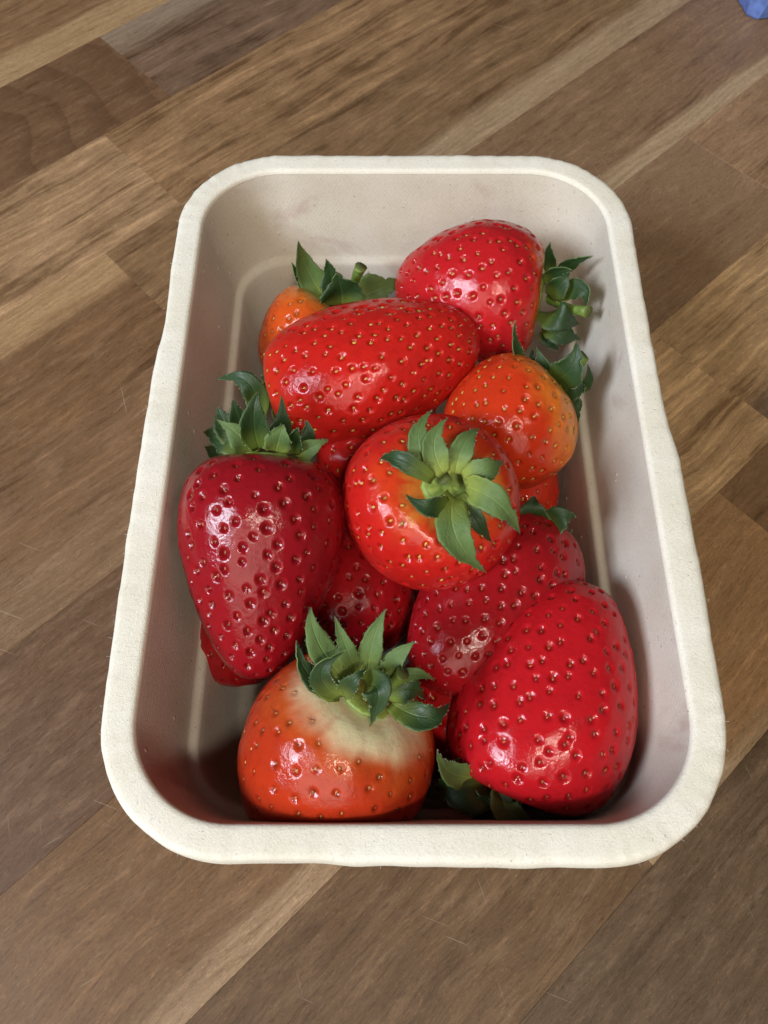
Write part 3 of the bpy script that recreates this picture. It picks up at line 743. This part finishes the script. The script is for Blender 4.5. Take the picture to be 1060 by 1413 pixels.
    for j in range(n):
        cpt = Q[j] - qn[j] * (depth[j] * 0.86)
        a1, b1, h1 = ss * rng.uniform(0.85, 1.12), ss * 0.60 * rng.uniform(0.9, 1.1), ss * 0.42
        tw = rng.normal() * 0.25
        au = qu[j] * math.cos(tw) + qv[j] * math.sin(tw); av = -qu[j] * math.sin(tw) + qv[j] * math.cos(tw)
        k0 = len(sv_)
        sv_.append(cpt + qn[j] * h1)
        for rr, hh in ((0.6, 0.8), (1.0, 0.15), (0.9, -0.5)):
            for t in range(8):
                an = t * math.pi / 4
                drop = 1.0 - 0.28 * (math.cos(an) > 0.5) * 0
                xx = math.cos(an) * a1 * rr * (1.18 if math.cos(an) < -0.9 else 1.0)
                sv_.append(cpt + au * xx * drop + av * math.sin(an) * b1 * rr + qn[j] * h1 * hh)
        for t in range(8):
            t2_ = (t + 1) % 8
            sf_.append((k0, k0 + 1 + t, k0 + 1 + t2_))
            sf_.append((k0 + 1 + t, k0 + 9 + t, k0 + 9 + t2_, k0 + 1 + t2_))
            sf_.append((k0 + 9 + t, k0 + 17 + t, k0 + 17 + t2_, k0 + 9 + t2_))
    SV = np.array(sv_)
    SW = c1[None] + SV[:, :1] * ex + SV[:, 1:2] * ey + SV[:, 2:] * ez
    tag(mesh_obj('seeds', ((SW - base) * MM).tolist(), sf_, M_SEED[S.get('sc', 'y')], root), kind='stuff')
    # dry styles (fine dark hairs) beside some seeds near the shoulder
    if S.get('hairs'):
        hv, hf = [], []
        for j in range(n):
            if su[j] > S['hairs'] or rng.random() < 0.35: continue
            p0 = Q[j] - qn[j] * 0.2
            dr = qu[j] * rng.uniform(0.3, 1.0) + qv[j] * rng.normal() * 0.6 + qn[j] * 0.35
            dr /= np.linalg.norm(dr); ln = rng.uniform(0.9, 1.9)
            sd = np.cross(dr, qn[j]); sd /= np.linalg.norm(sd)
            up = np.cross(sd, dr)
            k0 = len(hv); bend = rng.normal(size=3) * 0.18 * ln
            for t in (0, 0.5, 1):
                cpt = p0 + dr * ln * t + bend * t * t + qn[j] * 0.12 * t
                w_ = 0.06 * (1.15 - t * 0.7)
                hv += [cpt + sd * w_, cpt - sd * w_, cpt + up * w_]
            for a in (0, 3):
                for x in range(3):
                    y = (x + 1) % 3
                    hf.append((k0 + a + x, k0 + a + y, k0 + a + 3 + y, k0 + a + 3 + x))
        if hv:
            HV = np.array(hv)
            HW = c1[None] + HV[:, :1] * ex + HV[:, 1:2] * ey + HV[:, 2:] * ez
            tag(mesh_obj('dry_styles', ((HW - base) * MM).tolist(), hf, M_HAIR, root), kind='stuff')
    if 'leaves' in S or S.get('auto'):
        make_calyx(S, root, base, rng, ex, ey, ez)
    return root


def make_calyx(S, root, base, rng, ex, ey, ez):
    c0 = np.array(S['c0'], float)
    L = np.linalg.norm(c0 - np.array(S['c1']))
    rc = S.get('rc', 6.0)
    ctr = c0 - ez * (S.get('dent', 0.09) * L) + ez * S.get('clift', 0.3)
    vs, fs = [], []
    n = 30
    star = rng.uniform(0.95, 1.05, n)
    for rr, h in ((0.12, 0.75), (0.35, 1.05), (0.65, 0.98), (0.88, 0.75), (1.0, 0.35), (0.9, -0.3), (0.5, -0.6)):
        for t in range(n):
            a = t * 2 * math.pi / n
            r = rc * rr * (1 + (star[t] - 1) * rr * rr)
            vs.append(ctr + ex * math.cos(a) * r + ey * math.sin(a) * r + ez * (h + 0.12 * math.sin(5 * a + rr * 4) * rr + 0.30 * math.sin(9 * a) * rr * (1 - rr * 0.6)) * (rc / 6.0))
    for j in range(6):
        for t in range(n):
            u = (t + 1) % n
            fs.append((j * n + t, (j + 1) * n + t, (j + 1) * n + u, j * n + u))
    fs.append(tuple(range(n)))
    fs.append(tuple(range(7 * n - 1, 6 * n - 1, -1)))
    cal = mesh_obj('calyx', ((np.array(vs) - base) * MM).tolist(), fs, M_CALYX, root)
    leaves = list(S.get('leaves', []))
    if S.get('auto'):
        m, ln, lift = S['auto']
        for t in range(m):
            a = (t + rng.uniform(-.2, .2)) * 2 * math.pi / m
            d = ex * math.cos(a) + ey * math.sin(a)
            l2 = ln * rng.uniform(0.8, 1.15)
            b = ctr + d * rc * 0.6 + ez * 0.6
            mdl = b + d * l2 * 0.55 + ez * (1.6 + lift * 0.4)
            tip = b + d * l2 - ez * (1.0 - lift)
            leaves.append((*b, *mdl, *tip, rng.uniform(4.5, 6.5), *ez))
    for lf in leaves:
        sepal(cal, base, rng, lf, S.get('lw', 1.0))
    if 'stem' in S:
        p, q, r = np.array(S['stem'][:3]), np.array(S['stem'][3:6]), S['stem'][6]
        x, y, z = frame(q - p)
        vs, fs = [], []
        bend = (x * rng.normal() + y * rng.normal()) * 0.8
        m, n = 9, 12
        for j in range(m + 1):
            t = j / m
            c = p + (q - p) * t + bend * math.sin(math.pi * t)
            rr = r * (1.25 - 0.35 * math.sin(math.pi * min(1, t * 1.2)) * 0.8) * (1.0 + 0.12 * (t > 0.9))
            for s in range(n):
                a = s * 2 * math.pi / n
                ra = rr * (1 + 0.07 * math.cos(3 * a))
                vs.append(c + x * math.cos(a) * ra + y * math.sin(a) * ra)
        for j in range(m):
            for s in range(n):
                u = (s + 1) % n
                fs.append((j * n + s, j * n + u, (j + 1) * n + u, (j + 1) * n + s))
        top = len(vs)
        vs.append(q - z * r * 0.35)
        st = mesh_obj('stem', ((np.array(vs) - base) * MM).tolist(), fs + [(m * n + s, m * n + (s + 1) % n, top) for s in range(n)], [M_STEM, M_CUT], root)
        for po in st.data.polygons:
            if top in po.vertices: po.material_index = 1


def sepal(cal, base, rng, lf, lw=1.0):
    p0, p1, p2 = np.array(lf[0:3]), np.array(lf[3:6]), np.array(lf[6:9])
    W, hint = lw * lf[9] * 0.95 * rng.uniform(0.88, 1.08), np.array(lf[10:13], float)
    ctl = 2 * p1 - 0.5 * (p0 + p2)          # curve passes through the middle point
    m, h = 22, 5
    teeth = rng.uniform() < 0.7
    tp = rng.uniform(0.66, 0.85, 2)
    ph = rng.uniform(0, 6.28)
    cup = rng.uniform(0.10, 0.32)
    vs, fs, at = [], [], []
    side_prev = None
    for j in range(m + 1):
        t = j / m
        c = (1 - t) ** 2 * p0 + 2 * t * (1 - t) * ctl + t * t * p2
        tg = 2 * (1 - t) * (ctl - p0) + 2 * t * (p2 - ctl)
        tg = tg / (np.linalg.norm(tg) + 1e-9)
        s = np.cross(hint, tg)
        if np.linalg.norm(s) < 0.15 and side_prev is not None: s = side_prev
        s = s / (np.linalg.norm(s) + 1e-9)
        if side_prev is not None:
            if s @ side_prev < 0: s = -s
            s = s * 0.5 + side_prev * 0.5; s = s - tg * (s @ tg); s /= np.linalg.norm(s) + 1e-9
        side_prev = s
        nn = np.cross(tg, s)
        w = W * 0.5 * (0.62 + 0.55 * math.sin(math.pi * t ** 0.85)) * (1 - t ** 2.1) ** 0.95
        if t < 0.12: w *= 0.86 + 1.1 * t
        for e in range(-h, h + 1):
            y = e / h
            ww = w
            if teeth:
                tt = tp[0] if y < 0 else tp[1]
                ww = w * (1 - 0.36 * max(0, 1 - abs(t - tt) / 0.05))
            ww *= 1 + (0.05 * math.sin(t * 19 + ph + (2 if y > 0 else 0)) + 0.035 * math.sin(t * 47 + 2 * ph)) * abs(y)
            hgt = (abs(y) ** 1.5) * cup * w + 0.16 * w * math.sin(t * 8 + ph + y * 2.2) * abs(y)
            vs.append(c + s * y * ww + nn * hgt)
            at.append((t, y, 0))
    k = 2 * h + 1
    for j in range(m):
        for e in range(k - 1):
            fs.append((j * k + e, (j + 1) * k + e, (j + 1) * k + e + 1, j * k + e + 1))
    vn = len(vs)
    for q in range(34):                     # fine pale hairs along the margin
        t = rng.uniform(0.08, 0.99); j = min(m - 1, int(t * m)); sd = -1 if rng.uniform() < 0.5 else 1
        p = np.array(vs[j * k + (0 if sd < 0 else k - 1)]); p2_ = np.array(vs[(j + 1) * k + (0 if sd < 0 else k - 1)])
        inner = np.array(vs[j * k + k // 2])
        p = p + (p2_ - p) * rng.uniform()
        d = p - inner; d /= np.linalg.norm(d) + 1e-9
        tg = (p2_ - np.array(vs[j * k + (0 if sd < 0 else k - 1)])); tg /= np.linalg.norm(tg) + 1e-9
        d = d + tg * rng.uniform(0.1, 0.9) + rng.normal(size=3) * 0.35; d /= np.linalg.norm(d)
        kk = len(vs); ln = rng.uniform(0.15, 0.5)
        vs += [p - tg * 0.016, p + tg * 0.016, p + d * ln]
        at += [(t, 0.5, 1), (t, 0.5, 1), (t, 0.5, 1)]
        fs.append((kk, kk + 1, kk + 2))
    o = mesh_obj('sepal', ((np.array(vs) - base) * MM).tolist(), fs, [M_LEAFB, M_LEAF] if len(lf) > 13 and lf[13] else [M_LEAF, M_LEAFB], cal)
    a = o.data.attributes.new('leaf', 'FLOAT_VECTOR', 'POINT')
    a.data.foreach_set('vector', np.array(at, dtype=np.float32).ravel())
    md = o.modifiers.new('thickness', 'SOLIDIFY')
    md.thickness = 0.00024
    md.offset = -1.0
    md.material_offset = 1
    md.material_offset_rim = 1
    return o


for S in BERRIES:
    strawberry(S)

# ------------------------------------------------------------------ corner of a blue box at the back
def blue_box():
    root = empty('plastic_box', (0.1955, 0.3893, 0))
    tag(root, 'blue box on the worktop, cut off by the top right corner', 'box')
    a = math.radians(9)
    def ring(hs, ch, z):
        p = [(-hs, -hs + ch), (-hs + ch, -hs), (hs - ch, -hs), (hs, -hs + ch), (hs, hs - ch), (hs - ch, hs), (-hs + ch, hs), (-hs, hs - ch)]
        return [((x * math.cos(a) - y * math.sin(a)) * MM, (x * math.sin(a) + y * math.cos(a)) * MM, z * MM) for x, y in p]
    vs, fs = [], []
    rings = [(39, 3.0, 1.0), (39.6, 3.4, 0.2), (40.2, 4.0, 1.0), (42.5, 14, 34), (43.5, 14.5, 34.4), (43.5, 14.5, 37.5), (41.5, 14, 37.5), (38.5, 4.0, 2.6)]
    for r in rings: vs += ring(*r)
    for j in range(len(rings) - 1):
        for i in range(8):
            k = (i + 1) % 8
            fs.append((j * 8 + i, j * 8 + k, (j + 1) * 8 + k, (j + 1) * 8 + i))
    fs.append(tuple(range(7, -1, -1)))
    b = (len(rings) - 1) * 8
    fs.append(tuple(range(b, b + 8)))
    mesh_obj('box_shell', vs[:], fs, M_BLUE, root, smooth=False)
blue_box()
